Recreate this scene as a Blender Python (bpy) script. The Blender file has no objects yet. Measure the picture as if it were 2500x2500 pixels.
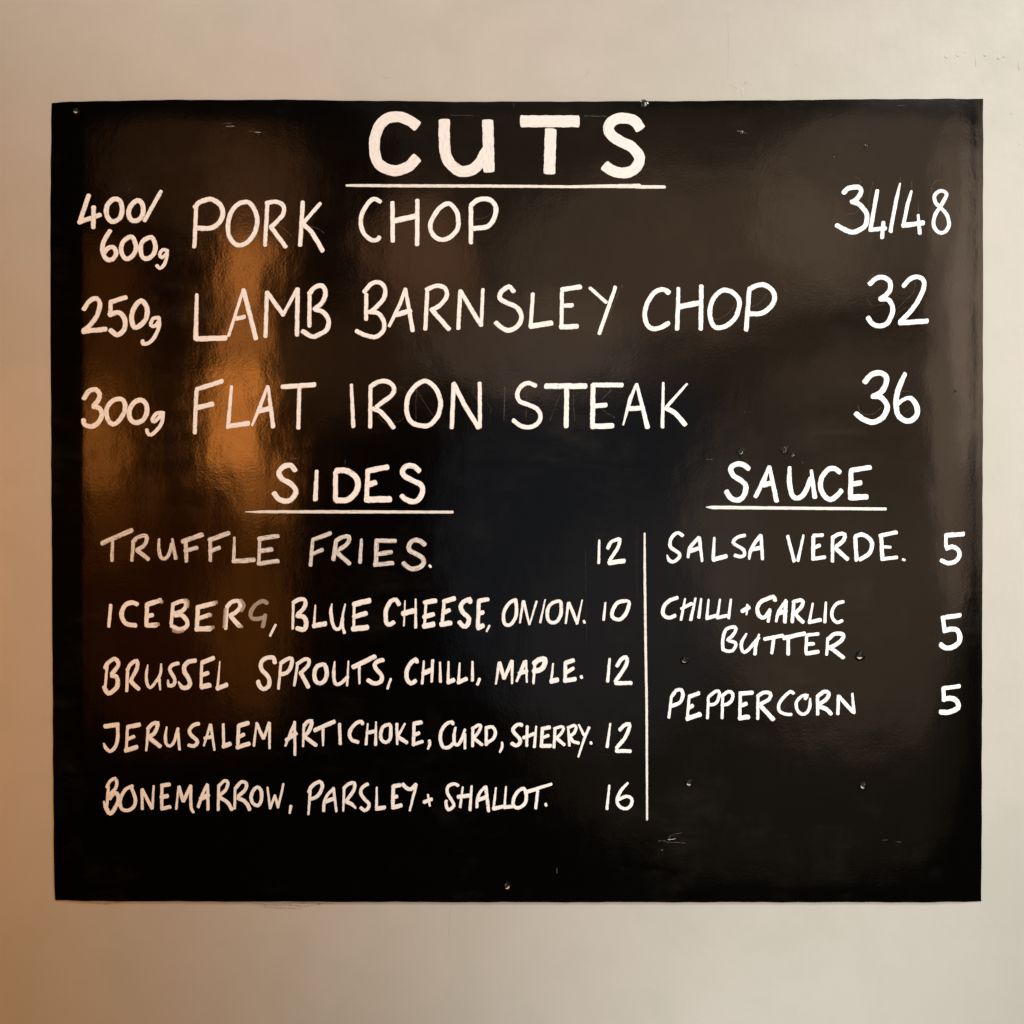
import bpy, math, random
from mathutils import Vector
random.seed(7)
C = bpy.context.scene.collection
S = 0.000658          # metres per photograph pixel on the wall
D = 1.90              # camera to wall
ZC = 1.62             # camera height

# ---------------------------------------------------------------- camera
cam_data = bpy.data.cameras.new("camera")
cam = bpy.data.objects.new("camera", cam_data)
C.objects.link(cam)
cam.location = (0, -D, ZC)
cam.rotation_euler = (math.radians(90), 0, 0)
cam_data.sensor_width = 36
cam_data.lens = 36 * D / (2500 * S)
cam_data.clip_start = 0.05
cam_data.clip_end = 100
bpy.context.scene.camera = cam

# ---------------------------------------------------------------- world, lamps, exposure
world = bpy.data.worlds.new("World")
bpy.context.scene.world = world
world.use_nodes = True
world.node_tree.nodes["Background"].inputs[0].default_value = (0.5, 0.36, 0.25, 1)
world.node_tree.nodes["Background"].inputs[1].default_value = 0.004
vs = bpy.context.scene.view_settings
vs.view_transform = 'Standard'
vs.look = 'None'
vs.gamma = 1
vs.exposure = 0.0

# name, location (z from camera height), aimed at, size x, size z, spread in degrees, colour, watts, 'E' for an oval one
LAMPS = [
    ("high_window_light", (2.0, -2.2, 2.3), (0.95, 0, 0.3), 1.2, 0.8, 46, (0.98, 1.0, 0.94), 11.6),
    ("top_fill_lamp", (0.0, -1.6, 1.8), (0.05, 0, 0.65), 0.8, 0.5, 78, (1.0, 0.91, 0.8), 4.36),  # overhead fill lamps, put in to light the upper wall
    ("top_fill_lamp", (-0.9, -1.2, 1.9), (-0.7, 0, 0.98), 0.6, 0.5, 62, (1.0, 0.91, 0.8), 2.42),
    ("right_window_light", (3.0, -1.8, 0.0), (1.0, 0, -0.3), 0.8, 1.2, 42, (1.0, 1.0, 0.96), 4.26),
    ("low_fill_light", (0.7, -1.5, -2.1), (0.45, 0, -0.8), 0.8, 0.4, 52, (0.95, 1.0, 0.95), 3.02),  # unseen fill lamp added to lift the wall below the board
    ("warm_lamp_left", (-2.0, -1.1, 0.0), (-1.0, 0, -0.2), 0.4, 0.6, 120, (1.0, 0.41, 0.05), 7.64),
    ("warm_lamp_low", (-1.7, -1.3, -2.3), (-0.95, 0, -0.8), 0.5, 0.4, 75, (1.0, 0.42, 0.07), 2.51),
    ("upper_room_glow", (0.7, -2.6, 1.05), (0.296, 0, 0.444), 2.338, 1.2, 62, (1.0, 0.62, 0.38), 0.362),  # room glows: soft lamps added for the lit room mirrored in the board
    ("upper_room_glow", (0.62, -2.5, 0.95), (0.27, 0, 0.41), 1.3, 0.62, 62, (1.0, 0.66, 0.42), 0.149, 'E'),
    ("upper_room_glow", (1.35, -2.5, 1.18), (0.58, 0, 0.5), 0.85, 0.75, 62, (1.0, 0.7, 0.48), 0.138, 'E'),
    ("upper_room_glow", (0.05, -2.5, 0.62), (0.02, 0, 0.27), 0.75, 0.35, 62, (1.0, 0.66, 0.44), 0.0612, 'E'),
    ("right_room_glow", (1.28, -2.5, -0.1), (0.55, 0, -0.04), 1.25, 1.5, 62, (1.0, 0.68, 0.44), 0.328, 'E'),
    ("right_room_glow", (0.95, -2.5, -0.62), (0.41, 0, -0.27), 2.0, 1.45, 62, (1.0, 0.76, 0.52), 0.142, 'E'),
    ("dim_room_glow", (0.33, -2.7, -0.1), (0.14, 0, -0.04), 1.25, 1.55, 62, (0.72, 0.82, 1.0), 0.119, 'E'),
    ("amber_upper_glow", (-1.1, -2.45, 1.25), (-0.464, 0, 0.546), 0.8, 0.48, 62, (1.0, 0.4, 0.14), 0.0422, 'E'),  # unseen lamps added for the brown haze mirrored at upper left
    ("amber_upper_glow", (-0.95, -2.45, 1.08), (-0.42, 0, 0.47), 0.3, 0.62, 62, (1.0, 0.42, 0.17), 0.024, 'E'),
    ("amber_mid_glow", (-0.33, -2.42, 0.93), (-0.132, 0, 0.415), 0.42, 0.42, 62, (1.0, 0.44, 0.2), 0.0635, 'E'),  # unseen lamps added for brown patches mirrored left of centre
    ("amber_mid_glow", (-0.62, -2.42, 0.55), (-0.27, 0, 0.24), 0.55, 0.4, 62, (1.0, 0.44, 0.18), 0.0232, 'E'),
    ("amber_streak_glow", (-0.945, -2.3, 0.88), (-0.429, 0, 0.398), 0.145, 0.25, 62, (1.0, 0.31, 0.055), 0.0802, 'E'),  # unseen lamps, shaped piece by piece into the mirrored amber streak
    ("amber_streak_glow", (-0.955, -2.31, 0.62), (-0.439, 0, 0.27), 0.106, 0.4, 62, (1.0, 0.31, 0.055), 0.0944, 'E'),
    ("amber_streak_core", (-0.98, -2.32, 0.31), (-0.446, 0, 0.14), 0.175, 0.36, 62, (1.0, 0.31, 0.055), 0.258),  # brightest piece of the mirrored streak, an added lamp
    ("amber_streak_glow", (-0.9, -2.33, 0.082), (-0.405, 0, 0.037), 0.132, 0.2, 62, (1.0, 0.31, 0.055), 0.0425),
    ("amber_low_glow", (-0.937, -2.36, -0.347), (-0.418, 0, -0.155), 0.26, 0.8, 62, (1.0, 0.3, 0.04), 0.0519, 'E'),  # added lamps that carry the mirrored amber tail downward
    ("amber_low_glow", (-1.25, -2.36, -0.35), (-0.55, 0, -0.155), 0.7, 1.0, 62, (1.0, 0.2, 0.01), 0.05, 'E'),
    ("amber_side_glow", (-1.45, -2.38, 0.4), (-0.648, 0, 0.171), 0.215, 1.15, 62, (1.0, 0.28, 0.03), 0.0706),  # added lamps for the orange band mirrored at the left side
    ("amber_side_core", (-1.47, -2.28, 0.25), (-0.668, 0, 0.11), 0.13, 0.4, 62, (1.0, 0.3, 0.05), 0.0585, 'E'),
    ("right_edge_glow", (1.9, -2.35, 0.75), (0.836, 0, 0.368), 0.22, 1.25, 62, (1.0, 0.74, 0.55), 0.15, 'E'),  # added lamps for the pale strip mirrored near the right edge
    ("right_edge_glow", (1.8, -2.35, 0.55), (0.8, 0, 0.25), 0.5, 1.9, 62, (1.0, 0.7, 0.5), 0.375, 'E'),
]
for nm, loc, aim, sx, sy, spread, col, power, *shape in LAMPS:
    ld = bpy.data.lights.new(nm, 'AREA')
    ld.shape = 'ELLIPSE' if shape else 'RECTANGLE'
    ld.size, ld.size_y = sx, sy
    ld.spread = math.radians(spread)
    ld.color = col
    ld.energy = power
    lo = bpy.data.objects.new(nm, ld)
    C.objects.link(lo)
    p = Vector((loc[0], loc[1], ZC + loc[2]))
    lo.location = p
    lo.rotation_euler = (Vector((aim[0], aim[1], ZC + aim[2])) - p).to_track_quat('-Z', 'Y').to_euler()

# ---------------------------------------------------------------- helpers
YB = -0.0045           # front face of the board

def W(px, py, y=YB):
    """A point of the photograph carried to the plane y (metres in front of the wall are negative)."""
    k = (D + y) / D
    return Vector(((px - 1250) * S * k, y, ZC + (1250 - py) * S * k))

def smooth(a, b, x):
    t = max(0.0, min(1.0, (x - a) / (b - a)))
    return t * t * (3 - 2 * t)

def bend(px, py):
    """How far the thin board curls back near its edges, in metres."""
    e = 0.0
    l = px - 124
    r = 2400 - px
    if l < 78: e += 0.0026 * ((78 - l) / 78) ** 1.25
    if r < 150: e += 0.0034 * ((150 - r) / 150) ** 2
    t = py - 243
    if t < 70: e += 0.0008 * ((70 - t) / 70) ** 2
    b = 2202 - py
    if b < 40: e += 0.0005 * ((40 - b) / 40) ** 2
    return min(e, 0.0032)

def on_board(px, py, lift=0.0):
    k = bend(px, py)
    p = W(px, py, YB)
    p.y = YB + k - lift
    return p

def mesh_obj(name, verts, faces, mat, parent=None, uvs=None, smooth_shade=False, kind=None):
    me = bpy.data.meshes.new(name)
    me.from_pydata([tuple(v) for v in verts], [], faces)
    if uvs:
        lay = me.uv_layers.new(name="uv")
        for li, lp in enumerate(me.loops):
            lay.data[li].uv = uvs[lp.vertex_index]
    me.materials.append(mat)
    if smooth_shade:
        me.polygons.foreach_set("use_smooth", [True] * len(me.polygons))
    me.update()
    o = bpy.data.objects.new(name, me)
    C.objects.link(o)
    if parent: o.parent = parent
    if kind: o["kind"] = kind
    return o

class N:
    def __init__(self, name):
        self.m = bpy.data.materials.new(name)
        self.m.use_nodes = True
        self.t = self.m.node_tree
        self.t.nodes.clear()
        self.out = self.t.nodes.new("ShaderNodeOutputMaterial")
    def n(self, typ, **kw):
        nd = self.t.nodes.new("ShaderNode" + typ)
        for k, v in kw.items():
            if k.startswith("i_"):
                key = k[2:].replace("_", " ")
                nd.inputs[key].default_value = v
            else:
                setattr(nd, k, v)
        return nd
    def l(self, a, b): self.t.links.new(a, b)
    def noise(self, vec, scale, detail=4, rough=0.5, dist=0.0):
        nd = self.n("TexNoise", i_Scale=scale, i_Detail=detail, i_Roughness=rough, i_Distortion=dist)
        self.l(vec, nd.inputs["Vector"])
        return nd.outputs["Fac"]
    def ramp(self, fac, a, b, ca=(0, 0, 0, 1), cb=(1, 1, 1, 1)):
        nd = self.n("ValToRGB")
        nd.color_ramp.elements[0].position = a
        nd.color_ramp.elements[1].position = b
        nd.color_ramp.elements[0].color = ca
        nd.color_ramp.elements[1].color = cb
        self.l(fac, nd.inputs[0])
        return nd.outputs[0]
    def math(self, op, a, b=None, c=None, clamp=False):
        nd = self.n("Math", operation=op, use_clamp=clamp)
        for i, v in enumerate((a, b, c)):
            if v is None: continue
            if isinstance(v, (int, float)): nd.inputs[i].default_value = v
            else: self.l(v, nd.inputs[i])
        return nd.outputs[0]
    def mapping(self, vec, scale=(1, 1, 1), rot=(0, 0, 0)):
        nd = self.n("Mapping")
        nd.inputs["Scale"].default_value = scale
        nd.inputs["Rotation"].default_value = rot
        self.l(vec, nd.inputs["Vector"])
        return nd.outputs[0]
    def mixc(self, fac, a, b):
        nd = self.n("Mix", data_type='RGBA')
        for i, v in ((0, fac), (6, a), (7, b)):
            if isinstance(v, (tuple, int, float)): nd.inputs[i].default_value = v
            else: self.l(v, nd.inputs[i])
        return nd.outputs[2]
    def bump(self, h, strength, dist, prev=None):
        nd = self.n("Bump", i_Strength=strength, i_Distance=dist)
        self.l(h, nd.inputs["Height"])
        if prev is not None: self.l(prev, nd.inputs["Normal"])
        return nd.outputs[0]

# ---------------------------------------------------------------- materials
def wall_material():
    k = N("cream_wall_paint")
    geo = k.n("NewGeometry").outputs["Position"]
    big = k.noise(geo, 2.2, 3)
    mid = k.noise(geo, 14, 5, 0.6)
    fine = k.noise(geo, 420, 3, 0.6)
    roll = k.noise(k.mapping(geo, (1, 1, 0.45)), 90, 4, 0.65)
    lay = k.noise(geo, 260, 2, 0.5)
    c = k.mixc(k.ramp(big, 0.35, 0.65), (0.436, 0.408, 0.372, 1), (0.450, 0.421, 0.385, 1))
    c = k.mixc(k.math('MULTIPLY', k.ramp(mid, 0.5, 0.8), 0.5), c, (0.402, 0.377, 0.346, 1))
    patch = k.noise(geo, 5.5, 4, 0.6, 0.5)
    c = k.mixc(k.math('MULTIPLY', k.ramp(patch, 0.45, 0.62), 0.7), c, (0.408, 0.396, 0.352, 1))
    p = k.n("BsdfPrincipled")
    k.l(c, p.inputs["Base Color"])
    k.l(k.math('MULTIPLY_ADD', mid, 0.25, 0.38), p.inputs["Roughness"])
    p.inputs["Specular IOR Level"].default_value = 0.4
    b = k.bump(big, 0.4, 0.016)
    b = k.bump(mid, 0.25, 0.0022, b)
    b = k.bump(roll, 0.22, 0.0013, b)
    b = k.bump(lay, 0.25, 0.0003, b)
    k.l(b, p.inputs["Normal"])
    k.l(p.outputs[0], k.out.inputs[0])
    return k.m

def board_material():
    k = N("black_board_paint")
    geo = k.n("NewGeometry").outputs["Position"]
    peel = k.noise(geo, 270, 2.5, 0.55)
    peel2 = k.noise(k.mapping(geo, (0.8, 1, 1.25)), 120, 3, 0.55)
    grain = k.noise(k.mapping(geo, (0.12, 1, 1)), 240, 3, 0.6)
    wave = k.noise(geo, 3.5, 3, 0.5)
    wave2 = k.noise(k.mapping(geo, (1.6, 1, 0.7)), 11, 3, 0.5)
    wipe = k.noise(k.mapping(geo, (0.25, 1, 1), (0, 0.5, 0)), 26, 6, 0.65, 0.6)
    dust = k.noise(geo, 5.0, 5, 0.62)
    speck = k.noise(geo, 700, 2, 0.5)
    d = k.math('MULTIPLY', k.ramp(dust, 0.52, 0.78), k.ramp(wipe, 0.4, 0.75))
    d = k.math('MULTIPLY', d, k.math('MULTIPLY_ADD', speck, 0.8, 0.6))
    c = k.mixc(d, (0.0011, 0.0009, 0.0008, 1), (0.017, 0.0145, 0.012, 1))
    p = k.n("BsdfPrincipled")
    k.l(c, p.inputs["Base Color"])
    k.l(k.math('MULTIPLY_ADD', wipe, 0.07, 0.075), p.inputs["Roughness"])
    p.inputs["Specular IOR Level"].default_value = 0.5
    b = k.bump(wave, 0.5, 0.0055)
    b = k.bump(wave2, 0.35, 0.0011, b)
    b = k.bump(peel, 0.5, 0.00011, b)
    b = k.bump(peel2, 0.4, 0.00009, b)
    b = k.bump(grain, 0.15, 0.00005, b)
    k.l(b, p.inputs["Normal"])
    k.l(p.outputs[0], k.out.inputs[0])
    return k.m

def paint_material(name, col, cover, streak, base_alpha=1.0, gritty=0.25, tone_dark=0.84):
    """White marker paint: COVER = share that covers, STREAK = strength of the pen's streaks, thin where the pen ran dry."""
    k = N(name)
    geo = k.n("NewGeometry").outputs["Position"]
    uv = k.n("UVMap", uv_map="uv").outputs[0]
    st = k.noise(k.mapping(uv, (3.2, 0.035, 1)), 1.0, 3, 0.6)
    blot = k.noise(geo, 170, 4, 0.65)
    grit = k.noise(geo, 620, 3, 0.6)
    sep = k.n("SeparateXYZ"); k.l(uv, sep.inputs[0])
    edge = k.math('ABSOLUTE', sep.outputs[0])                       # 0 mid-stroke, 1 at its edge
    v = k.math('MULTIPLY_ADD', st, streak, k.math('MULTIPLY', blot, 1.0 - streak))
    v = k.math('MULTIPLY_ADD', k.math('SUBTRACT', grit, 0.5), gritty, v)
    v = k.math('SUBTRACT', v, k.math('MULTIPLY', k.math('POWER', edge, 5.0), 0.16))
    a = k.ramp(v, cover, cover + 0.16, (0.25, 0.25, 0.25, 1), (1, 1, 1, 1))
    tone = k.mixc(k.ramp(k.math('MULTIPLY_ADD', st, 0.7, k.math('MULTIPLY', blot, 0.3)), 0.3, 0.6), tuple(x * tone_dark for x in col[:3]) + (1,), col)
    p = k.n("BsdfPrincipled")
    k.l(tone, p.inputs["Base Color"])
    p.inputs["Roughness"].default_value = 0.62
    p.inputs["Specular IOR Level"].default_value = 0.25
    k.l(k.bump(k.math('ADD', st, grit), 0.35, 0.0004), p.inputs["Normal"])
    bw = k.n("RGBToBW"); k.l(a, bw.inputs[0])
    k.l(k.math('MULTIPLY', bw.outputs[0], base_alpha, clamp=True), p.inputs["Alpha"])
    k.l(p.outputs[0], k.out.inputs[0])
    return k.m

M_WALL = wall_material()
M_BOARD = board_material()
WH = (0.92, 0.91, 0.92, 1)
PAINT = {
    'p': paint_material("white_marker_paint", WH, 0.27, 0.50, 1.0, 0.22, 0.78),
    'c': paint_material("white_brush_paint", (0.84, 0.82, 0.82, 1), 0.16, 0.75, 1.0, 0.12, 0.74),
    'w': paint_material("worn_marker_paint", (0.82, 0.79, 0.76, 1), 0.34, 0.80, 0.93, 0.22, 0.75),
    'f': paint_material("wiped_marker_paint", (0.68, 0.60, 0.52, 1), 0.28, 0.75, 0.52, 0.15),
    'u': paint_material("ruled_chalk_line", (0.84, 0.82, 0.80, 1), 0.26, 0.70, 0.96, 0.14, 0.72),
    's': paint_material("chalk_trace", (0.45, 0.38, 0.30, 1), 0.42, 0.3, 0.20),
    'k': paint_material("grey_wall_mark", (0.16, 0.13, 0.10, 1), 0.46, 0.3, 0.35),
}
k = N("pale_hole_crescent"); p = k.n("BsdfPrincipled")
p.inputs["Base Color"].default_value = (0.50, 0.42, 0.34, 1); p.inputs["Roughness"].default_value = 0.7
k.l(p.outputs[0], k.out.inputs[0]); M_CRESCENT = k.m
k = N("hole_shade_black"); p = k.n("BsdfPrincipled")
p.inputs["Base Color"].default_value = (0.004, 0.0035, 0.003, 1); p.inputs["Roughness"].default_value = 0.9
k.l(p.outputs[0], k.out.inputs[0]); M_DARK = k.m
k = N("rough_black_paint"); p = k.n("BsdfPrincipled")
p.inputs["Base Color"].default_value = (0.01, 0.008, 0.007, 1); p.inputs["Roughness"].default_value = 0.35
k.l(p.outputs[0], k.out.inputs[0]); M_RIM = k.m

# ---------------------------------------------------------------- wall
wv, wf = [], []
NX, NZ = 40, 40
for j in range(NZ + 1):
    for i in range(NX + 1):
        wv.append((-3.0 + 6.0 * i / NX, 0.0, -0.2 + 3.6 * j / NZ))
for j in range(NZ):
    for i in range(NX):
        a = j * (NX + 1) + i
        wf.append((a, a + 1, a + NX + 2, a + NX + 1))
wall = mesh_obj("wall", wv, wf, M_WALL, kind="structure")

def blob(name, px, py, rx, ry, h, mat, parent, base_y=0.0, n=10, rings=4, tilt=0.0):
    """A small raised bead of paint on a surface."""
    h *= 0.35
    vs_, fs_ = [W(px, py, base_y - h)], []
    ph = random.random() * 6
    for r in range(1, rings + 1):
        q = r / rings
        for i in range(n):
            a = 2 * math.pi * i / n
            wob = 1 + 0.15 * math.sin(2 * a + ph) + 0.08 * math.sin(3 * a + 2 * ph)
            dx, dy = rx * q * math.cos(a) * wob, ry * q * math.sin(a) * wob
            x = dx * math.cos(tilt) - dy * math.sin(tilt)
            y = dx * math.sin(tilt) + dy * math.cos(tilt)
            vs_.append(W(px + x, py + y, base_y - h * (1 - q ** 2.2) + (0.0004 if r == rings else 0)))
    for i in range(n): fs_.append((0, 1 + i, 1 + (i + 1) % n))
    for r in range(rings - 1):
        for i in range(n):
            a, b = 1 + r * n + i, 1 + r * n + (i + 1) % n
            fs_.append((a, a + n, b + n, b))
    return mesh_obj(name, vs_, fs_, mat, parent, smooth_shade=True)

for px, py, rx, ry, h in [(2310, 138, 4.5, 6, .0016), (2338, 135, 4, 5, .0013), (2356, 127, 2.5, 3, .0008),
                          (2405, 134, 4.5, 6, .0015), (2438, 141, 5.5, 6.5, .0018), (2451, 138, 3.5, 3.5, .0012),
                          (2470, 277, 2.5, 2.5, .001), (2383, 152, 3.2, 15, .0011), (2488, 160, 3, 17, .001),
                          (2489, 350, 3, 5, .0008), (2277, 128, 3, 3, .0006), (1944, 158, 2.5, 3, .0006),
                          (1585, 2415, 3, 3, .0008), (1812, 225, 6, 13, .0006), (1190, 2225, 3, 2, .0005)]:
    blob("paint_drip", px, py, rx, ry, h, M_WALL, wall)

# ---------------------------------------------------------------- stroke meshes
def catmull(pts, closed, step=5.0):
    out = []
    n = len(pts)
    segs = n if closed else n - 1
    for i in range(segs):
        if closed:
            p0, p1, p2, p3 = (pts[(i + q) % n] for q in (-1, 0, 1, 2))
        else:
            p1, p2 = pts[i], pts[i + 1]
            p0 = pts[i - 1] if i > 0 else tuple(2 * a - b for a, b in zip(p1, p2))
            p3 = pts[i + 2] if i + 2 < n else tuple(2 * b - a for a, b in zip(p1, p2))
        ln = math.dist(p1[:2], p2[:2])
        m = max(2, int(ln / step))
        for j in range(m):
            t = j / m
            out.append(tuple(0.5 * (2 * b + (c - a) * t + (2 * a - 5 * b + 4 * c - d) * t * t + (3 * b - a - 3 * c + d) * t ** 3)
                             for a, b, c, d in zip(p0, p1, p2, p3)))
    if not closed: out.append(pts[-1])
    return out

def straight(pts, step=6.0):
    out = []
    for p, q in zip(pts, pts[1:]):
        m = max(2, int(math.dist(p[:2], q[:2]) / step))
        out += [tuple(a + (b - a) * j / m for a, b in zip(p, q)) for j in range(m)]
    return out + [pts[-1]]

def ribbon(pts, curved, closed, lift, V, F, UV, cap=0.5, wob=0.045):
    """pts: (x, y, width) in photograph pixels; adds a slightly crowned band of paint."""
    c = catmull(pts, closed) if curved else straight(pts)
    if closed: c.append(c[0])
    n = len(c)
    tan = []
    for i in range(n):
        if closed:
            a, b = c[(i - 1) % (n - 1)], c[(i + 1) % (n - 1)]
        else:
            a, b = c[max(0, i - 1)], c[min(n - 1, i + 1)]
        dx, dy = b[0] - a[0], b[1] - a[1]
        L = math.hypot(dx, dy) or 1
        tan.append((dx / L, dy / L))
    rows = []
    ph = [random.random() * 6.28 for _ in range(4)]
    s = 0
    for i in range(n):
        if i: s += math.dist(c[i][:2], c[i - 1][:2])
        w = c[i][2]
        jl = 1 + wob * (math.sin(s * 0.21 + ph[0]) + 0.7 * math.sin(s * 0.53 + ph[1])) * (0 if closed and i in (0, n - 1) else 1)
        jr = 1 + wob * (math.sin(s * 0.18 + ph[2]) + 0.7 * math.sin(s * 0.47 + ph[3])) * (0 if closed and i in (0, n - 1) else 1)
        rows.append((c[i][0], c[i][1], tan[i], w / 2 * jl, w / 2 * jr, s))
    if not closed:
        def end(row, sign):
            x, y, t, wl, wr, s0 = row
            res = []
            e = (wl + wr) / 2
            skew = random.uniform(-0.18, 0.18)
            for q, f in ((0.45, 0.93), (0.8, 0.72), (1.0, 0.40)):
                d = sign * e * q * (2 * cap)
                res.append((x + t[0] * d - t[1] * skew * e * q, y + t[1] * d + t[0] * skew * e * q, t, wl * f, wr * f, s0 + d))
            return res
        rows = end(rows[0], -1)[::-1] + rows + end(rows[-1], 1)
    base = len(V)
    tot = rows[-1][5] - rows[0][5] or 1
    so = random.random() * 300
    for x, y, t, wl, wr, s0 in rows:
        nx, ny = -t[1], t[0]
        z = lift + 0.00006 * (s0 - rows[0][5]) / tot
        for off, u, h in ((-wl, -1, 0), (-wl * 0.6, -0.6, 0.00009), (0, 0, 0.00012), (wr * 0.6, 0.6, 0.00009), (wr, 1, 0)):
            V.append(on_board(x + nx * off, y + ny * off, z + h))
            UV.append((u, (s0 + so)))
    for i in range(len(rows) - 1):
        for j in range(4):
            a = base + i * 5 + j
            F.append((a, a + 1, a + 6, a + 5))

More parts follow.
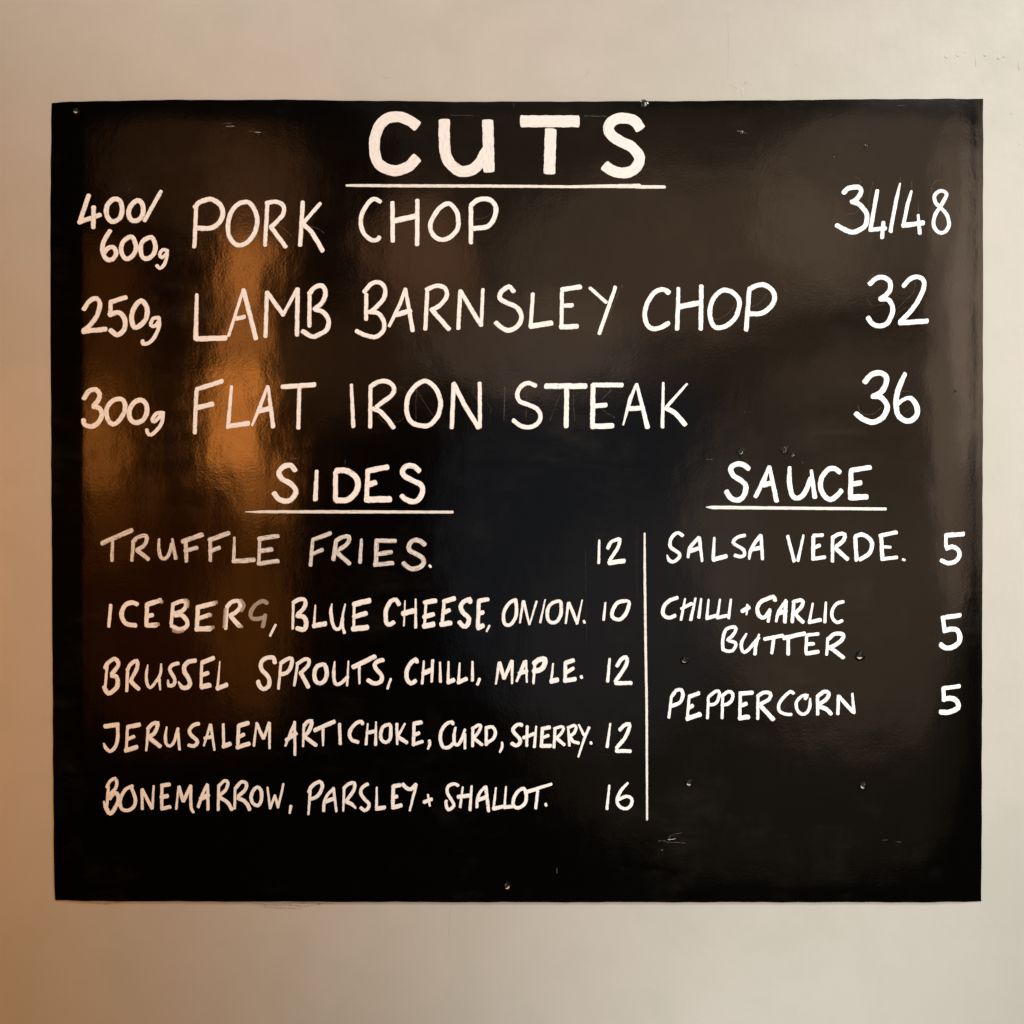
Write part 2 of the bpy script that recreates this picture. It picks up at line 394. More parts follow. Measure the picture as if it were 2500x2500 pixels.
GLYPHS = """
B 160 430 650 34
4 168,142 103,335; 100,335 250,282; 205,228 203,372
0 @36 350,167 308,205 296,270 320,318 352,330 398,300 411,235 393,178
0 @36 520,177 475,215 457,270 475,315 512,325 550,300 565,245 553,195
/ 30 692,112 575,322
6 ~ 322,400 280,470 268,540 295,600 340,605 368,560 345,515 305,525 285,555
0 @ 470,440 420,475 403,535 425,590 455,600 495,570 512,520 495,455
0 @ 610,445 560,475 545,530 560,590 600,598 640,565 653,510 635,452
g ~26 735,540 705,535 682,570 700,592 732,565; ~26 738,540 735,590 715,645 685,670 665,650
P 30 948,230 936,512; ~36 940,225 975,190 1050,168 1120,205 1142,275 1110,345 1050,378 960,378
O @34 1320,188 1250,205 1200,270 1180,350 1190,440 1245,500 1320,480 1375,405 1392,320 1375,250 1345,205
R 30 1465,200 1448,500; ~32 1460,195 1530,187 1580,215 1580,275 1530,335 1490,370; 33 1495,375 1597,512
K 32 1722,190 1703,500; 28 1848,200 1722,345; ~34 1722,345 1780,400 1825,470 1865,540
B 820 240 850 60
C ~60 452,155 400,120 335,102 265,125 222,200 215,290 240,365 320,402 400,380 450,330
U ~62 602,122 602,230 615,330 670,395 730,405 790,370 838,290; 62 843,125 850,405
T 66 1030,128 1345,128; 64 1192,175 1185,415
S ~60 1690,170 1655,125 1590,110 1530,130 1515,185 1570,235 1640,270 1685,330 1660,390 1600,415 1530,400 1492,372
B 810 430 500 42
C ~ 455,240 400,215 340,260 285,360 275,460 310,550 380,605 430,600 448,580
H 573,252 575,612; 52 580,425 785,380; 808,232 806,645
O @44 1100,260 1020,300 950,400 930,480 960,560 1030,600 1110,580 1180,510 1195,420 1170,320
P 1313,290 1312,628; ~46 1315,275 1370,230 1440,215 1510,235 1550,310 1530,400 1480,470 1400,490 1330,495
B 1950 430 500 42
3 ~46 425,155 470,115 560,105 590,145 550,215 500,245; ~46 510,245 580,275 640,360 630,460 570,510 500,530 420,500 360,465
4 38 740,140 675,510; 40 675,507 815,495; 38 797,440 785,580
/ 36 955,70,16 925,200 880,430 866,520
4 36 1062,145,24 1030,250 985,470; 46 985,467 1170,442; 38 1125,370,26 1140,540
8 @36 1395,165 1340,138 1283,180 1290,250 1340,300 1400,370 1418,460 1380,525 1320,530 1273,470 1285,370 1335,290 1375,220
3 ~46 672,1015 730,965 800,955 860,1000 860,1070 820,1125 775,1155; ~46 770,1160 840,1165 880,1220 880,1300 830,1390 760,1415 690,1390 655,1340
2 ~44 990,1035 1050,970 1120,950 1180,990 1170,1080 1110,1200 1040,1290 960,1370; 48 955,1385 1205,1368
B 160 660 700 32
2 ~ 125,260 165,205 210,190 232,225 215,300 170,365 125,405; 34 122,412 270,397
5 405,182 310,213; 30 305,215 303,295; ~34 300,300 360,285 400,330 395,400 350,435 305,405
0 @34 510,205 465,250 445,320 465,385 505,370 545,320 548,250
g ~26 625,320 590,325 575,370 605,375 632,340; ~26 630,320 630,380 600,450 560,490 522,495 520,475
L 34 885,165,24 878,460; 36 880,462 1078,457
A 28 1198,130,20 1100,440,22; 32 1200,135 1283,458; 30 1150,325 1205,315
M 28 1357,150 1348,445; 30 1360,150 1467,300; 24 1467,300 1560,128; 30 1565,128 1560,435
B 28 1645,165 1643,375; ~32 1645,155 1680,115 1730,105 1752,150 1735,210 1680,262; ~32 1685,265 1740,285 1773,340 1760,400 1715,430 1665,447 1600,412
B 840 660 700 30
B 28 150,165 148,330; ~30 138,145 180,95 235,80 275,120 270,185 225,240 185,275; ~30 165,280 230,290 270,350 262,410 215,448 150,440 85,410
A 26 412,125,22 380,220 305,375,22; 30 415,130,24 462,405; 34 355,300 445,272
R 28 560,150 548,395; ~30 558,130 620,105 680,120 690,180 640,240 600,262; 32 590,265 705,395
N 28 783,140 770,390; 30 790,150 922,370; 24 935,130 925,370
S ~32 1140,140 1110,110 1060,145 1050,190 1100,220 1170,255 1195,320 1165,380 1105,405 1060,385 1025,355
L 26 1272,160 1257,380; 36 1257,378 1395,355
E 26 1468,150 1465,380; 32 1470,130 1590,112; 30 1480,238 1535,237; 34 1462,383 1568,378
Y 24 1658,120 1765,215; 26 1828,115 1720,425
B 1530 660 400 54
C ~56 490,260,64 440,228 380,232 300,290 230,420 212,530 240,640 310,690 400,675 490,625
H 54 610,215,44 595,690; 66 620,430 850,385; 54 880,190 872,690
O @56 1200,240 1120,240 1030,320 985,440 985,560 1020,650 1080,680 1180,650 1280,560 1325,430 1320,340 1260,270
P 54 1445,230 1408,700; ~58 1450,220 1520,185 1610,170 1700,220 1745,310 1720,400 1640,480 1550,515 1440,510
B 160 900 650 34
3 ~36 135,215 170,165 220,152 248,185 240,225 210,265; ~36 205,275 250,290 265,330 240,390 190,420 140,405 133,375
0 @34 400,220 340,235 300,290 305,360 345,405 390,375 428,310 430,250
0 @36 550,228 500,245 465,300 470,365 510,392 560,375 590,320 585,260
g ~28 700,320 660,325 630,370 645,385 690,345; ~28 708,320 700,390 660,450 620,480 595,465 592,445
F 30 950,165 938,465; 34 955,150 1135,92; 36 950,285 1065,258
L 32 1205,130,22 1180,425; 36 1185,418 1325,397
A 28 1465,130,20 1410,280 1355,410,18; 32 1470,130,24 1507,420; 38 1400,308 1490,288
T 36 1575,132 1805,118; 30 1697,130 1690,430
B 830 900 450 46
I 44 120,172,34 140,605
R 42 320,190 317,610; ~48 325,185 390,145 465,130 540,160 570,220 540,280 470,335 385,400; ~50 350,420 420,450 490,520 560,615
O @50 880,130 800,175 730,260 700,360 705,480 750,560 830,595 930,595 1010,520 1050,420 1050,320 1010,220 950,155
N 46 1192,165 1172,615; 50 1195,160 1310,390 1450,615; 42 1465,155 1467,610
B 1220 900 500 42
S ~42 335,160 270,135 200,170 165,240 190,310 270,340 350,380 385,440 360,515 290,550 210,545 130,490
T 54 440,165 805,165; 46 632,190 627,545
E 46 880,160 875,550; 44 885,155 1150,155; 46 890,355 998,343; 52 880,545 1060,540
A 40 1288,145,20 1230,290 1165,530,16; 46 1293,150,30 1392,550; 46 1230,378 1350,370
K 36 1543,135,24 1535,550; 34 1765,145,22 1575,360; ~46 1570,375 1640,410 1700,470 1745,525
B 2050 880 300 85
3 ~86 400,335 490,230 630,195 725,250 730,350 660,490 540,560; ~86 520,565 640,575 730,680 740,780 660,910 520,970 380,930 260,840
6 ~84 1025,215,66 950,380 895,550 885,720 920,860 1020,945 1120,945 1210,860 1215,740 1150,620 1070,590,60 960,640,60 900,690
B 580 1090 600 42
S ~42 450,185 420,148 360,160 325,205 350,255 420,295 460,350 430,410 380,430 325,415 290,370
I 38 622,195,30 612,415
D 38 770,205 770,420; ~46 780,190 850,190 920,230 948,300 920,375 860,420 780,425
E 38 1025,190 1013,425; 44 1030,190 1175,163; 44 1030,300 1080,285; 50 1015,418 1195,415
S ~42 1425,190 1385,155 1330,155 1295,190 1310,230 1380,270 1440,300 1455,355 1420,420 1375,435 1320,415 1295,390
B 1700 1090 500 50
S ~50 490,205 440,172 380,165 325,205 345,270 420,320 465,370 455,450 400,505 330,490 285,430
A 46 685,190,28 640,310 560,470,40; 48 690,195,34 755,510; 50 630,365 700,345
U ~48 880,200,36 878,330 900,450 950,490 1020,440 1080,300; 46 1085,230,32 1115,475
C ~48 1350,240 1300,208 1240,220 1185,290 1170,380 1210,470 1270,500 1330,460 1365,420
E 46 1460,230 1452,490; 46 1460,225 1635,198; 50 1470,355 1545,345; 56 1455,482 1600,475
B 220 1270 500 38
T#w 46 115,215 390,97; 34 212,200 208,380
R#w 34 408,215 395,378; ~40 405,205 450,160 530,148 532,200 495,250 445,280; 42 445,285 548,365
U#w ~36 650,180,24 650,280 665,345 705,365 745,320 770,230; 38 775,180,28 808,358
F#w 46 875,200 1055,138; 38 903,215 910,385; 42 900,290 1005,260
F#w 46 1130,185 1305,122; 36 1135,200 1135,380; 42 1132,290 1218,262
L#w 36 1362,165,24 1355,390; 46 1355,388 1545,374
E#w 32 1600,190 1592,405; 44 1595,175 1770,148; 46 1605,290 1710,275; 44 1592,410 1770,385
B 720 1270 400 52
F#w 52 215,230 415,155; 44 210,240 185,530; 50 195,405 320,350
R#w 52 485,250 455,460; ~52 490,240 560,200 635,195 630,260 580,310 520,350; 56 490,375 640,510
I#w 48 785,230,36 768,495
E#w 54 965,245 955,520; 54 960,240 1180,245; 52 980,400 1135,375; 54 945,525 1150,505
S#w ~58 1525,285 1470,240 1400,240 1345,290 1350,350 1430,400 1500,440 1520,500 1470,555 1380,575 1310,540 1285,510
. 30 1588,535 1600,550
B 240 1440 500 40
I 32 118,145 100,345
C ~44 365,135 320,120 260,140 225,200 225,260 265,320 350,335
E 40 460,135 455,335; 46 470,135 585,100; 42 475,245 510,238; 48 465,335 545,332; %36 585,100 600,115; %36 545,330 568,325
B 34 705,150 688,320; ~40 705,140 770,110 820,110 825,160 790,200 725,220; ~42 730,240 790,240 840,300 830,350 770,372 715,350 695,340; %~34 820,95 845,110 842,160; %~34 710,385 750,395 800,385
E 40 940,160 930,370; 46 940,165 1090,128; 40 950,270 1050,235; 50 930,370 1055,365; %36 1090,120 1115,118; %36 1045,240 1062,240; %36 1060,365 1085,352
R 32 1215,170 1203,365; ~40 1215,160 1260,115 1325,105 1340,160 1300,210 1245,240; 44 1255,255 1330,340; %~36 1345,100 1375,145 1350,195; %32 1200,180 1188,350; %34 1330,340 1355,345
G#f ~40 1590,125 1550,105 1480,145 1440,210 1445,265 1500,275 1555,260; 40 1575,240 1553,345
, 24 1672,330 1622,432
B 690 1440 520 38
B 24 97,115 92,350; ~38 100,115 140,90 190,85 210,120 190,170 140,220; ~44 135,235 190,245 215,290 205,345 180,360 135,350
L 26 297,140,14 285,330; 46 285,325 385,308
U ~32 447,130,14 438,200 455,310 488,358 525,340 545,260; ~26 568,130,14 545,240,24 545,330 560,388,30
E 26 650,130 645,355; 50 650,130 785,98; 44 650,245 755,213; 50 640,355 765,340
C ~40 1055,130 1030,90 980,105 940,180 935,260 945,305 970,315 1005,295
H 24 1110,100,14 1100,325,16; 50 1095,215 1185,190; 28 1207,85,16 1207,340
E 24 1300,130 1286,330; 44 1290,115 1385,98; 44 1285,245 1365,222; 50 1285,330 1365,312
E 30 1465,110 1445,320; 44 1465,105 1555,80; 40 1465,205 1510,185; 48 1440,312 1520,300
S ~42 1700,110 1700,85 1640,110 1615,155 1640,210 1690,260 1675,320 1640,330 1605,295
E 36 1780,100 1770,340; 40 1790,98 1860,85; 38 1785,215 1815,205; 46 1775,345 1815,325
, 20 1875,325 1852,375
B 1200 1280 400 38
1 34 1270,190,26 1264,455
2 ~42 1370,280 1410,210 1480,180 1510,175 1500,250 1450,340 1395,420; 56 1390,455 1560,432
O ~42 285,890 220,920 160,1000 140,1080 150,1160 190,1190 240,1170 285,1090 295,1010 285,900
N 34 372,910 335,1160,24; 36 380,910 445,1180,24; 28 530,910 450,1180,18
I 28 632,890,18 575,1155
O @42 780,905 700,940 660,1020 665,1120 710,1160 770,1145 815,1070 822,970 815,915
N 34 905,930 875,1165,26; 38 915,930 1010,1165; 28 1068,895,18 1012,1160
. 30 1088,1140 1095,1160
1 34 1342,925,24 1322,1125
0 @46 1555,905 1480,930 1425,1020 1425,1090 1470,1120 1520,1120 1580,1060 1615,970 1620,910,34
B 230 1580 400 42
B 34 155,200 130,480; ~50 130,240 160,190 240,135 285,180 275,230 210,315; ~54 210,335 260,345 280,400 265,475 190,540 150,530 120,470
R 38 395,270 385,515; ~46 395,270 430,200 505,160 508,240 470,320 435,390; 50 430,400 525,490
U ~36 632,210,18 615,330 625,430 660,480 710,430 780,320 790,200,24; 34 770,380 778,500,22
S ~44 990,190 920,210 890,260 920,320 950,380 940,440 880,455 872,390,22
S ~54 1190,160 1120,170 1065,220 1065,290 1110,360 1130,430 1100,475 1040,475 995,410,20
E 36 1268,190 1260,470; 54 1275,180 1405,130; 50 1270,330 1340,305; 62 1270,465 1360,448
L 34 1482,170,16 1455,480; 54 1455,485 1560,445
B 610 1580 600 32
S ~34 195,120 185,82 130,85 90,120 90,170 130,215 155,260 145,310 105,330 75,300 65,270
P 22 245,120 225,325; ~32 245,125 290,95 330,90 325,150 290,200 240,215
R 22 375,130 350,300; ~30 375,130 430,95 465,100 460,140 415,190; 34 400,200 460,310
O @34 575,135 530,150 508,200 515,260 550,285 590,260 605,200 595,150
U ~28 667,115,14 660,200 664,265 682,292 720,280 768,235; 26 775,110,14 765,300,18
T 38 815,155 980,75; 24 860,150 862,285,16
S ~34 1045,100 1010,110 980,140 1000,180 1035,220 1030,270 980,285 930,260
, 20 1108,250 1082,325
C ~34 1312,115 1305,95 1270,120 1235,180 1235,250 1265,285 1300,265
H 22 1368,110,16 1355,285; 40 1365,205 1425,180; 26 1437,105 1430,270,20
I 24 1495,120,16 1498,270
L 26 1562,115,16 1558,275; 36 1560,275 1600,258
L 24 1650,125,14 1640,275; 34 1640,275 1700,250
I 26 1750,115,18 1750,260
, 24 1805,250 1790,292
B 1190 1580 400 42
M 42 140,185 100,430,24; 44 145,185 195,365; 40 285,165 200,365; 38 292,165 290,425,26
A 52 440,175 345,400,28; 42 455,160,28 465,410,26; 50 380,310 460,280
P 38 560,180 542,425,28; ~62 555,190 600,150 675,140 675,200 630,260 550,285
L 34 775,195,22 752,400; 60 755,400 820,385
E 44 920,180 915,400; 54 930,180 1010,158; 46 935,295 1010,250; 54 915,395 1030,375
. 34 1105,345 1110,360
1 40 1440,140,30 1418,400
2 ~46 1530,220 1570,150 1635,115 1645,180 1600,270 1510,400; 48 1515,425 1690,422
B 230 1740 500 34
J 44 105,128 225,112; ~34 222,110 222,240 200,320 150,365 110,330 92,290,16
E 28 315,130 303,350; 42 320,135 425,112; 36 315,250 375,225; 44 300,355 400,325
R 30 510,150 492,355,22; ~38 510,150 550,105 600,95 590,150 560,200 520,225; 42 525,240 620,315
U ~30 685,135,16 672,220 680,290 715,315 755,270 790,150; 26 790,155 805,345
S ~36 985,105 940,115 900,160 910,205 960,250 975,280 940,315 895,305
A 28 1095,115 1035,310,20; 28 1100,115 1135,350,22; 34 1045,240 1110,225
L 28 1218,110 1222,315; 44 1220,315 1280,295
E 34 1362,125 1355,325; 44 1370,120 1450,98; 36 1365,230 1410,205; 42 1352,325 1460,292
M 26 1532,95,18 1507,310; 32 1535,105 1595,240; 28 1600,240 1650,95; 28 1655,100 1655,335,22
B 680 1740 400 42
A 40 190,110,22 145,230 82,390,24; 34 190,110 195,495; 50 95,320 205,245
R 34 300,140 290,395,26; ~46 305,150 340,110 395,95 385,150 350,230 300,275; 48 310,285 440,380
T 50 430,205 655,105; 38 525,190 526,385,24
I 38 720,135 728,365
C ~44 990,130 980,105 920,120 850,200 838,270 870,325 935,345
H 36 1052,130,20 1033,370; 44 1045,235 1145,218; 38 1150,110,22 1145,375
O @42 1290,140 1230,170 1205,250 1215,320 1270,350 1315,310 1325,220 1320,150
K 40 1395,135 1400,370,26; 36 1490,130,24 1410,270; 46 1410,285 1510,350
E 40 1600,130 1590,380; 50 1600,130 1680,112; 44 1605,260 1655,240; 40 1595,370 1695,340
, ~36 1780,330 1782,375 1762,425,26
B 1060 1740 500 32
C ~34 175,105 170,85 110,110 65,180 60,260 85,325 140,325 180,290
U ~32 200,140,22 188,210 190,280 215,305 250,270 290,160,24; 26 290,200 290,335
R 28 365,140 362,315; ~30 360,150 420,115 440,130 420,180 375,235; 32 380,245 450,300
D 30 492,145 490,300; ~32 490,140 550,135 578,180 560,240 500,285
, ~28 640,280,20 640,325 620,370,20
S ~36 825,115 790,110 745,150 755,190 810,250 805,290 770,310 735,290
H 28 878,130 872,310; 34 845,235 940,200; 30 962,130,20 945,320
E 32 1022,150 1012,310; 38 1020,150 1085,138; 32 1025,235 1075,215; 38 1010,312 1095,312
R 28 1140,150 1130,325; ~28 1135,150 1200,130 1220,150 1195,200 1145,240; 32 1155,240 1225,300
R 24 1265,155 1275,310; ~30 1265,140 1320,120 1340,140 1320,190 1285,215; ~32 1280,225 1310,270 1360,285
Y 28 1365,115,20 1410,205; 28 1460,140 1420,230 1360,415,18
. 28 1478,280 1480,290
1 30 1660,105,20 1632,320
2 ~36 1752,160 1790,120 1840,105 1835,160 1790,250 1720,330; 36 1720,360 1848,362
B 230 1880 500 34
B 28 135,150 118,370; ~32 122,160 150,105 200,78 215,120 200,175 150,225; ~40 150,265 185,220 215,220 232,260 215,325 155,410 115,360 92,295,18
O ~34 360,150 300,180 255,250 245,320 265,370 320,380 375,345 390,280 370,210 350,165
N 28 450,185 455,365; 32 455,185 545,360; 26 562,150,20 550,360
E 32 640,145 638,360; 38 640,145 708,135; 40 635,255 690,245; 36 640,365 715,345
M 24 795,155,18 775,365; 34 800,160 840,290; 34 845,290 910,150; ~30 912,150 912,290 918,360 935,395
A 32 1065,135,24 1025,220 982,345; 30 1070,140 1075,370; 44 1010,270 1075,235
R 28 1175,160 1170,375; ~32 1175,150 1230,100 1262,120 1245,180 1190,235; ~36 1190,260 1240,290 1275,325 1298,370
R 26 1330,165 1325,360; ~34 1340,165 1390,110 1435,125 1425,185 1360,245; ~38 1360,265 1415,290 1450,330 1465,370
O @34 1540,160 1500,195 1480,260 1500,315 1545,335 1575,290 1580,230 1570,185
W 24 1635,165,20 1660,360; 24 1660,360 1705,240; 26 1705,240 1735,350; 22 1735,345 1765,230 1785,130
, 30 1855,340 1845,405,20
B 720 1880 400 38
P 38 180,250 160,520,26; ~44 165,255 200,190 290,135 325,180 300,260 250,320 190,340
A ~36 455,220 395,280 350,360 338,480; 36 455,215 490,485,28; 48 365,370 460,335
R 34 580,220 570,480,24; ~42 580,215 620,170 700,150 700,220 660,290 610,355; ~46 610,375 670,400 715,445,24
S ~42 855,165 795,205 775,270 820,340 875,400 860,455 820,475 780,445
L 36 965,205,22 962,465; 50 970,455 1055,440
E 44 1160,190 1155,445; 50 1165,190 1235,175; 46 1160,320 1200,310; 50 1160,440 1250,415
Y ~46 1275,170 1315,210 1370,225 1425,170; 38 1430,175 1355,475,26
+ 44 1525,375 1610,345; 36 1570,290,26 1590,420,26
B 1060 1880 560 28
S ~28 200,130 170,115 120,135 110,190 145,250 165,300 120,335 100,290 102,260
H 24 240,145,18 220,310; 36 205,225 290,215; 26 315,135,20 302,335
A ~26 425,145 385,190 362,250 360,310; 28 435,140 458,345; 34 375,250 440,225
L 24 520,150,16 500,325; 32 500,325 585,305
L 22 605,140,16 592,310; 32 590,312 670,305
O @30 755,155 700,185 668,250 668,300 710,318 765,280 775,210
T 34 795,180 985,118,24; 26 872,175 855,320
. 22 938,285 942,298
1 26 1475,130,18 1455,325
6 ~28 1630,110,20 1575,170 1540,250 1560,305 1620,325 1660,290 1662,240 1620,220 1550,250
B 1600 1270 400 40
S ~42 318,180 275,150 220,170 180,230 175,310 220,350 280,390 280,440 210,490 160,470 140,415,20
A ~42 510,205 450,270 400,340 385,435,32; 42 518,210 550,480,32; 50 400,365 520,330
L 42 695,210,30 680,460; 52 685,465 830,425
S ~42 1050,180 970,200 915,260 960,300 1040,350 1050,410 1000,430 940,415
A ~42 1240,180 1170,270 1120,370 1105,455,28; 40 1245,185 1262,455; 50 1140,345 1240,325
V 40 1560,190 1635,480; 40 1745,180,28 1680,475
B 1900 1270 500 36
E 36 330,160 328,360; 34 335,145 415,140; 38 335,260 385,240; 36 325,365 435,350
R 32 512,175 510,385; ~38 512,165 570,130 625,135 615,190 550,245; 40 540,265 650,365
D 38 725,160 738,375; ~40 730,150 790,135 860,175 885,240 850,320 770,370
E 38 970,160 982,370; 38 960,145 1110,115; 28 975,250 1055,255; 34 975,368 1115,350
. 24 1175,370 1190,375
5 44 1585,142 1745,132; 34 1582,140 1582,245; ~42 1590,265 1640,250 1700,280 1712,330 1670,390 1600,405 1540,380
B 1590 1440 540 32
C ~34 225,70 165,90 110,145 105,215 150,245 205,225
H 26 295,80,18 260,260; 30 265,165 350,120; 30 385,75,20 345,260
I 30 435,80,20 415,240
L 26 500,85,18 485,245; 34 485,248 570,225
L 26 600,85,18 575,245; 30 575,245 660,225
I 28 695,85,20 675,245
+ 38 795,185 850,155; 26 838,130,20 832,215,18
G ~36 1080,90 1065,60 1010,80 950,110 925,170 945,230 990,240 1035,170,22; 30 1035,185 1020,275
A ~30 1175,95 1130,160 1105,210 1090,275,22; 34 1175,105 1165,280; 38 1110,205 1175,185
R 30 1245,110 1230,280; ~34 1240,105 1300,90 1325,105 1310,150 1260,200; ~34 1255,205 1290,250 1325,280
L 26 1410,120,18 1380,280; 34 1380,282 1475,262
I 30 1525,110,20 1515,280
C ~30 1675,105 1620,120 1580,180 1580,240 1620,285 1665,270
B ~30 625,520 625,430 655,345 730,325 735,360 700,410 665,440 720,455 740,480 710,530 660,535 625,520
U ~30 830,385,20 790,455 790,520 810,545 850,520 935,420; 30 940,390,18 910,500 905,560
T 34 990,430 1145,400; 30 1070,420 1052,550
T 38 1160,420 1335,382; 32 1195,415 1195,560
E 28 1355,410 1350,550; 30 1360,395 1455,385; 32 1360,475 1415,470; 36 1355,555 1455,540
R 26 1540,435 1532,565; ~36 1545,430 1600,385 1675,390 1665,435 1600,485 1540,510; 36 1570,510 1675,590
B 1600 1660 520 30
P 26 145,150 122,340; ~34 150,145 190,95 235,90 250,140 220,205 150,235
E 26 305,170 290,340; 38 310,150 390,122; 36 305,250 335,235; 44 290,350 400,312
P 26 480,160 472,345; ~30 485,150 550,100 580,115 565,190 530,220 490,225
P 26 610,160 605,345; ~32 605,145 660,105 700,125 695,180 650,220 605,225
E 30 770,130 765,350; 40 770,125 875,115; 40 770,235 820,215; 44 765,345 840,335
R 28 930,150 928,350; ~34 930,145 980,115 1040,120 1035,170 960,215; 40 960,240 1065,355
C ~30 1250,120 1225,105 1170,150 1120,220 1125,280 1180,310 1230,312
O ~30 1360,170 1380,140 1330,145 1280,200 1285,270 1330,310 1375,295 1400,240 1403,170,18
R 30 1470,160 1472,310; ~36 1470,150 1530,105 1572,120 1550,175 1480,220; ~38 1490,240 1550,265 1590,305
N 30 1660,145 1655,305; 34 1665,150 1790,290; 32 1785,125,22 1800,295
B 2200 1470 300 70
5 72 650,245 925,210; 66 655,260 685,440; ~80 680,450 780,425 880,440 925,540 905,640 780,720 680,710 625,670
5 64 660,1355 915,1325; 66 665,1360 670,1540; ~80 670,1525 760,1510 860,1540 905,1630 860,1690 740,1730 625,1730
B 820 240 850 18
_#u 60,484,12 100,484,16 400,486,18 800,487,18 1100,489,16 1300,491,16 1500,488,20 1680,487,26; 1670,492,20 1822,492,18
B 580 1090 600 26
_#u 62,514,6 140,515,18 240,513,24 900,514,26 1688,516,22
B 1700 1090 500 32
_#u 95,573,10 150,575,34 900,582,30 1782,590,28
B 1200 1280 400 30
|#u 1805,110,22 1806,500 1812,1000 1817,1449 1829,2100 1834,3480,24
"""
SCRATCHES = """
160 430 650 4 1290,445 1340,425 1375,370
160 430 650 4 1550,365 1600,395 1645,440
160 430 650 4 1780,365 1840,385 1875,415
160 430 650 4 1215,435 1270,442 1330,425
810 430 500 5 1345,405 1420,400 1490,360 1530,290
1950 430 500 5 655,290 670,180 700,60
1950 430 500 5 958,0 962,60
1950 430 500 5 1066,50 1066,120
1950 430 500 5 1128,245 1126,340
1950 430 500 5 1260,160 1250,110 1290,50 1330,40
1950 430 500 4 530,5 575,30 590,75
1950 430 500 4 450,360 530,350 575,310
1950 430 500 4 640,1010 680,940 760,910 850,925
1950 430 500 4 640,1150 680,1210 740,1220 800,1205
1950 430 500 4 910,1330 960,1270 1040,1230 1100,1215
1950 430 500 4 1100,990 1080,1100 1000,1180 930,1250
160 660 700 4 1150,160 1110,270 1075,370
160 660 700 3 1060,270 1160,260
840 660 700 4 1875,100 1830,200 1780,320
1530 660 400 6 1030,575 1100,570 1180,520 1250,450 1280,380
1530 660 400 5 1480,430 1560,390 1620,330 1650,270
830 900 450 5 805,225 795,380 798,530
830 900 450 5 800,215 870,330 975,495
830 900 450 5 1730,200 1725,380 1718,530
830 900 450 4 560,560 620,555 670,510
830 900 450 4 400,490 440,550 500,580
830 900 450 4 1395,180 1405,270 1435,325
830 900 450 4 1545,360 1585,420 1570,480
830 900 450 4 620,190 670,210 695,250
1220 900 500 5 45,180 42,330 40,480
1220 900 500 4 240,180 255,300 245,490
1220 900 500 5 695,230 698,380 710,495
1220 900 500 4 570,240 530,340 475,485
1220 900 500 5 1060,185 1010,245 950,300
1220 900 500 5 965,390 1030,430 1090,465
2050 880 300 8 280,690 320,800 430,855 550,830 650,740
2050 880 300 7 1000,820 1080,780 1150,700
2050 880 300 6 960,490 1040,480 1110,500
2050 880 300 6 560,500 620,460 680,390
580 1090 600 6 415,97 440,94 470,93
580 1090 600 5 847,108 845,140
1700 1090 500 7 98,120 150,122
1700 1090 500 6 1002,145 1003,165
820 240 850 4 988,25 988,48
820 240 850 5 1380,97 1440,99 1500,100
820 240 850 3 640,94 760,95
1800 0 700 5 1085,712 1130,708
1800 0 700 6 0,882 30,888 65,900
1500 1850 700 6 368,555 375,525 400,515 450,507
1500 1850 700 6 300,560 340,560 365,572
1500 1850 700 5 375,570 430,570 475,576
1500 1850 700 5 1805,555 1840,553
1500 1850 700 4 1900,566 1930,568
900 2050 600 7 1480,222 1480,262
1200 1280 400 2 1715,20 1715,560 1718,900
1200 1280 400 2 1108,300 1115,900 1120,1400
0 0 700 6 1500,835 1560,828
0 0 700 5 1680,885 1750,890
"""

# faint cracks and scuffs in the wall paint, and shading painted below the board
def wall_mark(name, pts, mat):
    V, F, UV = [], [], []
    ribbon(pts, True, False, 0.0, V, F, UV, wob=0.25)
    V = [Vector((v.x * D / (D + v.y), -0.0002, ZC + (v.z - ZC) * D / (D + v.y))) for v in V]
    mesh_obj(name, V, F, mat, wall, UV, True)

for pts in ([(932, 184, 1.5), (940, 190, 3), (950, 188, 1)], [(1438, 165, 1), (1434, 180, 2), (1424, 190, 1)],
            [(1808, 202, 2), (1815, 208, 1.2), (1822, 200, 2.4), (1826, 206, 1)], [(1780, 205, 1), (1792, 212, 2.2), (1801, 216, 1)],
            [(1778, 30, .8), (1779, 120, 1.4), (1776, 195, .8)], [(1100, 2210, 1), (1098, 2240, 1.6), (1094, 2300, .8)]):
    wall_mark("hairline_crack", pts, PAINT['k'])
for pts in ([(618, 2207, 3), (660, 2210, 6), (700, 2209, 5), (740, 2213, 4), (780, 2208, 3)], [(635, 2214, 2), (680, 2217, 4), (735, 2219, 2)],
            [(215, 2204, 3), (250, 2206, 5), (290, 2204, 3)], [(700, 2204, 3), (780, 2206, 4), (815, 2205, 2)]):  # leftmost mark paints the soft shading under the board
    wall_mark("scuff_shade_mark", pts, PAINT['k'])

# ---------------------------------------------------------------- the board
board = bpy.data.objects.new("menu_board", None)
C.objects.link(board)
board.location = (0, 0, 0)
board["label"] = "large black menu board hand lettered in white, hung flat on the cream wall"
board["category"] = "menu board"

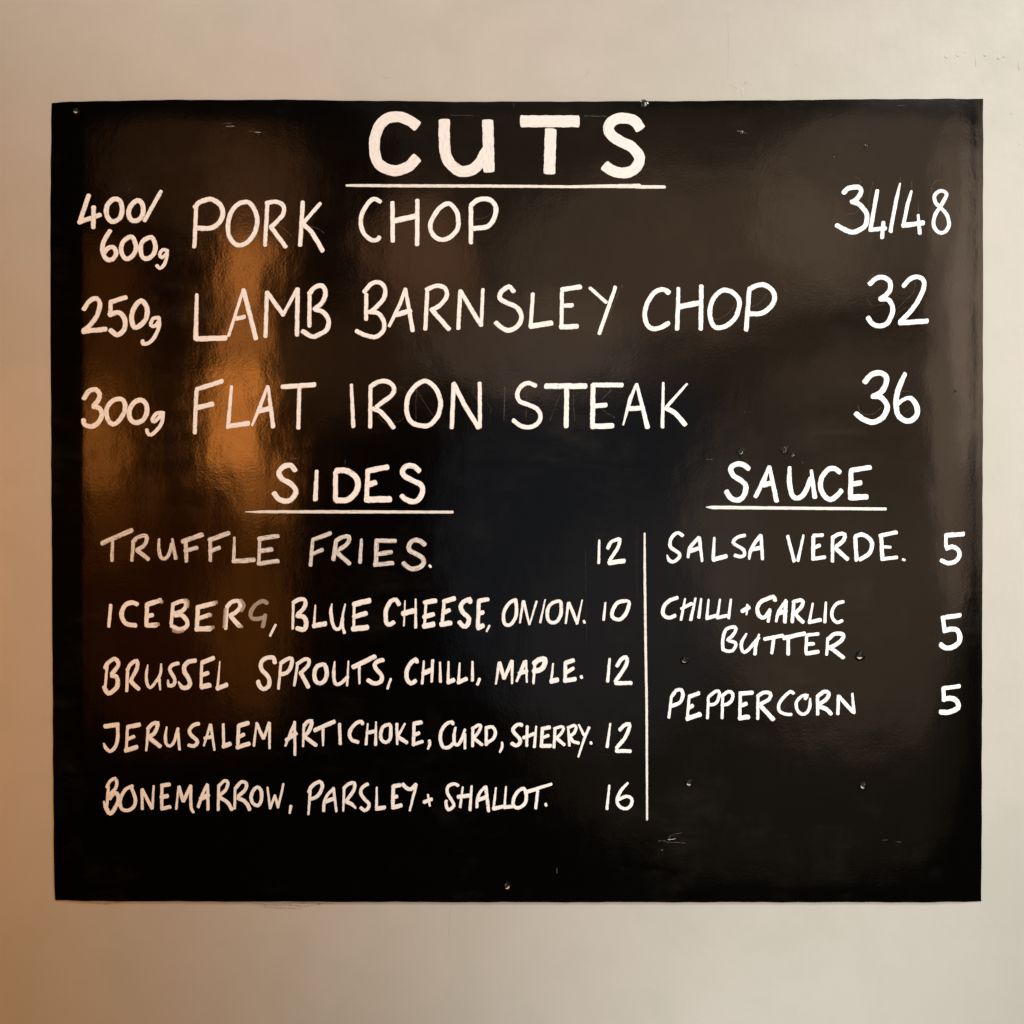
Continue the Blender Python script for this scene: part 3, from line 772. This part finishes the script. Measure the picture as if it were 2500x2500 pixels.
TOP = [(124, 250), (170, 248), (250, 246), (400, 243.5), (700, 243), (900, 245.5), (1150, 248), (1500, 247), (1700, 246), (2000, 243), (2200, 241), (2402, 240)]
BOT = [(133.5, 2199.5), (300, 2200.5), (600, 2201.5), (1200, 2203), (2398, 2203)]
LEFT = [(250, 124), (400, 122), (700, 121), (1200, 124), (1900, 128.5), (2120, 130), (2199.5, 133.5)]
RIGHT = [(240, 2402), (900, 2402), (1600, 2400), (2203, 2398)]
def lerp(tab, x):
    if x <= tab[0][0]: return tab[0][1]
    for (a, u), (b, v) in zip(tab, tab[1:]):
        if x <= b: return u + (v - u) * (x - a) / (b - a)
    return tab[-1][1]
us = sorted(set([i / 60 for i in range(61)] + [i * 0.0035 for i in range(14)] + [1 - i * 0.0045 for i in range(16)]))
vs2 = sorted(set([i / 40 for i in range(41)] + [i * 0.006 for i in range(8)] + [1 - i * 0.005 for i in range(6)]))
pv, pf = [], []
for v in vs2:
    y0 = 240 + v * 1963
    for u in us:
        x = lerp(LEFT, y0) + (lerp(RIGHT, y0) - lerp(LEFT, y0)) * u
        y = lerp(TOP, x) * (1 - v) + lerp(BOT, x) * v
        jit = 0.5 * math.sin(x * 0.07) + 0.4 * math.sin(x * 0.023 + 1) if v in (0, 1) else 0
        jix = 0.5 * math.sin(y * 0.06) + 0.3 * math.sin(y * 0.019 + 1) if u in (0, 1) else 0
        pv.append(on_board(x + jix, y + jit))
nu, nv = len(us), len(vs2)
for j in range(nv - 1):
    for i in range(nu - 1):
        a = j * nu + i
        pf.append((a, a + nu, a + nu + 1, a + 1))
front = mesh_obj("panel", pv, pf, M_BOARD, board, smooth_shade=True)
# turned back edges of the sheet down to just off the wall
rim = [j * nu for j in range(nv)] + [(nv - 1) * nu + i for i in range(1, nu)] + [j * nu + nu - 1 for j in range(nv - 2, -1, -1)] + [i for i in range(nu - 2, 0, -1)]
ev, ef = [], []
for r in rim:
    p = pv[r]
    ev.append(Vector((p.x, p.y, p.z)))
    ev.append(Vector((p.x, -0.0006, p.z)))
n = len(rim)
for i in range(n):
    a, b = 2 * i, 2 * ((i + 1) % n)
    ef.append((a, a + 1, b + 1, b))
edge = mesh_obj("panel_edge", ev, ef, M_RIM, board)

def parse_stroke(txt, w0, x0, y0, k):
    txt = txt.strip()
    ghost = txt.startswith('%')
    if ghost: txt = txt[1:]
    mode = ''
    if txt[0] in '~@': mode, txt = txt[0], txt[1:]
    pts, w = [], w0
    for tok in txt.split():
        if ',' not in tok:
            w = float(tok); continue
        q = [float(v) for v in tok.split(',')]
        pts.append((x0 + q[0] / k, y0 + q[1] / k, (q[2] if len(q) > 2 else w) / k))
    return pts, mode, ghost

glyph_i = 0
for line in GLYPHS.strip().splitlines():
    if line.startswith('B ') and line.count(' ') == 5 and ',' not in line:
        _, bx, by, bw, bwid = line.split()[:5]
        continue
    if line.startswith('B ') and len(line.split()) == 5 and ',' not in line:
        _, bx, by, bw, bwid = line.split()
        big = bwid == '60' and bw == '850'
        continue
    head, rest = line.split(' ', 1)
    ch, style = head[0], (head[2] if '#' in head else 'p')
    if big and style == 'p' : style = 'c'
    k = 1932.0 / float(bw)
    V, F, UV = [], [], []
    ghosts = []
    for si, s in enumerate(rest.split(';')):
        pts, mode, ghost = parse_stroke(s, float(bwid), float(bx), float(by), k)
        if ghost: ghosts.append(([], [], []))
        tgt = ghosts[-1] if ghost else (V, F, UV)
        if style == 'u':
            ribbon(pts, False, False, 0.00025, *tgt, cap=0.5, wob=0.02)
        else:
            ribbon(pts, mode != '', mode == '@', (0.00018 if ghost else 0.0004) + 0.00016 * si, *tgt,
                   cap=0.40 if style != 'c' else 0.12, wob=0.03 if style == 'c' else 0.045)
    name = {'_': 'underline', '|': 'divider_line', '.': 'full_stop', ',': 'comma', '+': 'plus_sign', '/': 'slash'}.get(
        ch, 'numeral' if ch.isdigit() else 'letter')
    o = mesh_obj(name, V, F, PAINT[style], board, UV, True)
    if style == 'w' and name == 'letter': o["label"] = "rubbed thin letter with dark streaks"
    if style == 'f': o["label"] = "faint grey half wiped letter"
    for GV, GF, GUV in ghosts:
        mesh_obj("wiped_trace", GV, GF, PAINT['f'], o, GUV, True)

for line in SCRATCHES.strip().splitlines():
    f = line.split()
    x0, y0, w0, wd = (float(v) for v in f[:4])
    k = 1932.0 / w0
    pts = [tuple(float(a) for a in t.split(',')) for t in f[4:]]
    pts = [(x0 + a / k, y0 + b / k, wd / k) for a, b in pts]
    V, F, UV = [], [], []
    ribbon(pts, len(pts) > 2, False, 0.00012, V, F, UV, wob=0.2)
    mesh_obj("scratch", V, F, PAINT['s'], board, UV, True)

# screw holes: a raised ring of torn paint round a flat black disc that paints the hole's shade, with a pale crescent inside
def hole(px, py, r, ring=1.0, has_crescent=True, ang=2.2, pale=1.0):
    n = 20
    vs_, fs_ = [], []
    prof = [(1.75, 0.0), (1.35, 0.00035 * ring), (1.05, 0.00055 * ring), (0.88, 0.0)]
    for q, h in prof:
        for i in range(n):
            a = 2 * math.pi * i / n
            wv_ = 1 + 0.07 * math.sin(3 * a + px) + 0.05 * math.sin(5 * a + py)
            vs_.append(on_board(px + r * q * wv_ * math.cos(a), py + r * q * wv_ * math.sin(a), h + 0.00002))
    for k_ in range(len(prof) - 1):
        for i in range(n):
            a, b = k_ * n + i, k_ * n + (i + 1) % n
            fs_.append((a, b, b + n, a + n))
    h_ = mesh_obj("screw_hole", vs_, fs_, M_BOARD, board, smooth_shade=True)
    dv = [on_board(px + 0.9 * r * math.cos(2 * math.pi * i / n), py + 0.9 * r * math.sin(2 * math.pi * i / n), 0.00005) for i in range(n)]
    mesh_obj("hole_shade", dv, [tuple(range(n))], M_DARK, h_)  # flat disc, black in place of the hole's shade
    if has_crescent:
        cv, cf = [], []
        m = 12
        for i in range(m + 1):
            a = ang - 1.25 + 2.5 * i / m
            t = 1 - abs(2 * i / m - 1) ** 2
            for q in (0.95, 0.95 - 0.55 * pale * t):
                cv.append(on_board(px + r * q * math.cos(a), py + r * q * math.sin(a), 0.0001 + (0.0004 if q > 0.9 else 0)))
        for i in range(m): cf.append((2 * i, 2 * i + 2, 2 * i + 3, 2 * i + 1))
        mesh_obj("pale_crescent", cv, cf, M_CRESCENT, h_)

hole(1808, 1103, 6.0, 1.0, True, 0.7, 0.45)
hole(1914, 1098, 6.5, 1.1, True, -0.2, 0.25)
hole(1934, 1111, 3.0, 0.7, True, 1.2, 0.5)
hole(1671, 1612, 6.0, 1.0, True, 1.9, 0.4)
hole(2099, 1602, 7.0, 1.3, True, 1.6, 1.1)
hole(1682, 1912, 6.0, 1.1, True, 1.8, 0.9)
hole(2107, 1919, 6.0, 1.1, True, 2.2, 0.9)
hole(185, 270, 6.0, 0.6, True, 1.7, 1.0)
hole(1238, 2164, 6.5, 0.8, True, 1.0, 1.1)
hole(1572, 253, 6.0, 1.2, True, 0.0, 1.0)
hole(2038, 380, 2.6, 0.15, False)
hole(2119, 352, 4.5, 0.12, False)
hole(315, 462, 3.0, 0.15, False)
hole(1818, 1006, 2.5, 0.15, False)
hole(2331, 955, 2.5, 0.15, False)
hole(1810, 323, 3.0, 0.8, True, -0.5, 0.8)
# dents and blisters in the paint
for px, py, rx, ry, h, t in [(1815, 1120, 17, 5, .0006, 0.5), (1640, 2045, 24, 5, .0006, -.15), 
                             (2112, 360, 3, 11, .0005, 0),
                             (562, 310, 14, 4, .0004, 0), (632, 326, 16, 4, .0004, .1), (1615, 2075, 6, 2, .0004, 0),
                             (1500, 310, 5, 2.5, .0004, 0), ]:
    p_ = on_board(px, py)
    blob("paint_blister", px, py, rx, ry, h, M_BOARD, board, base_y=p_.y, tilt=t)
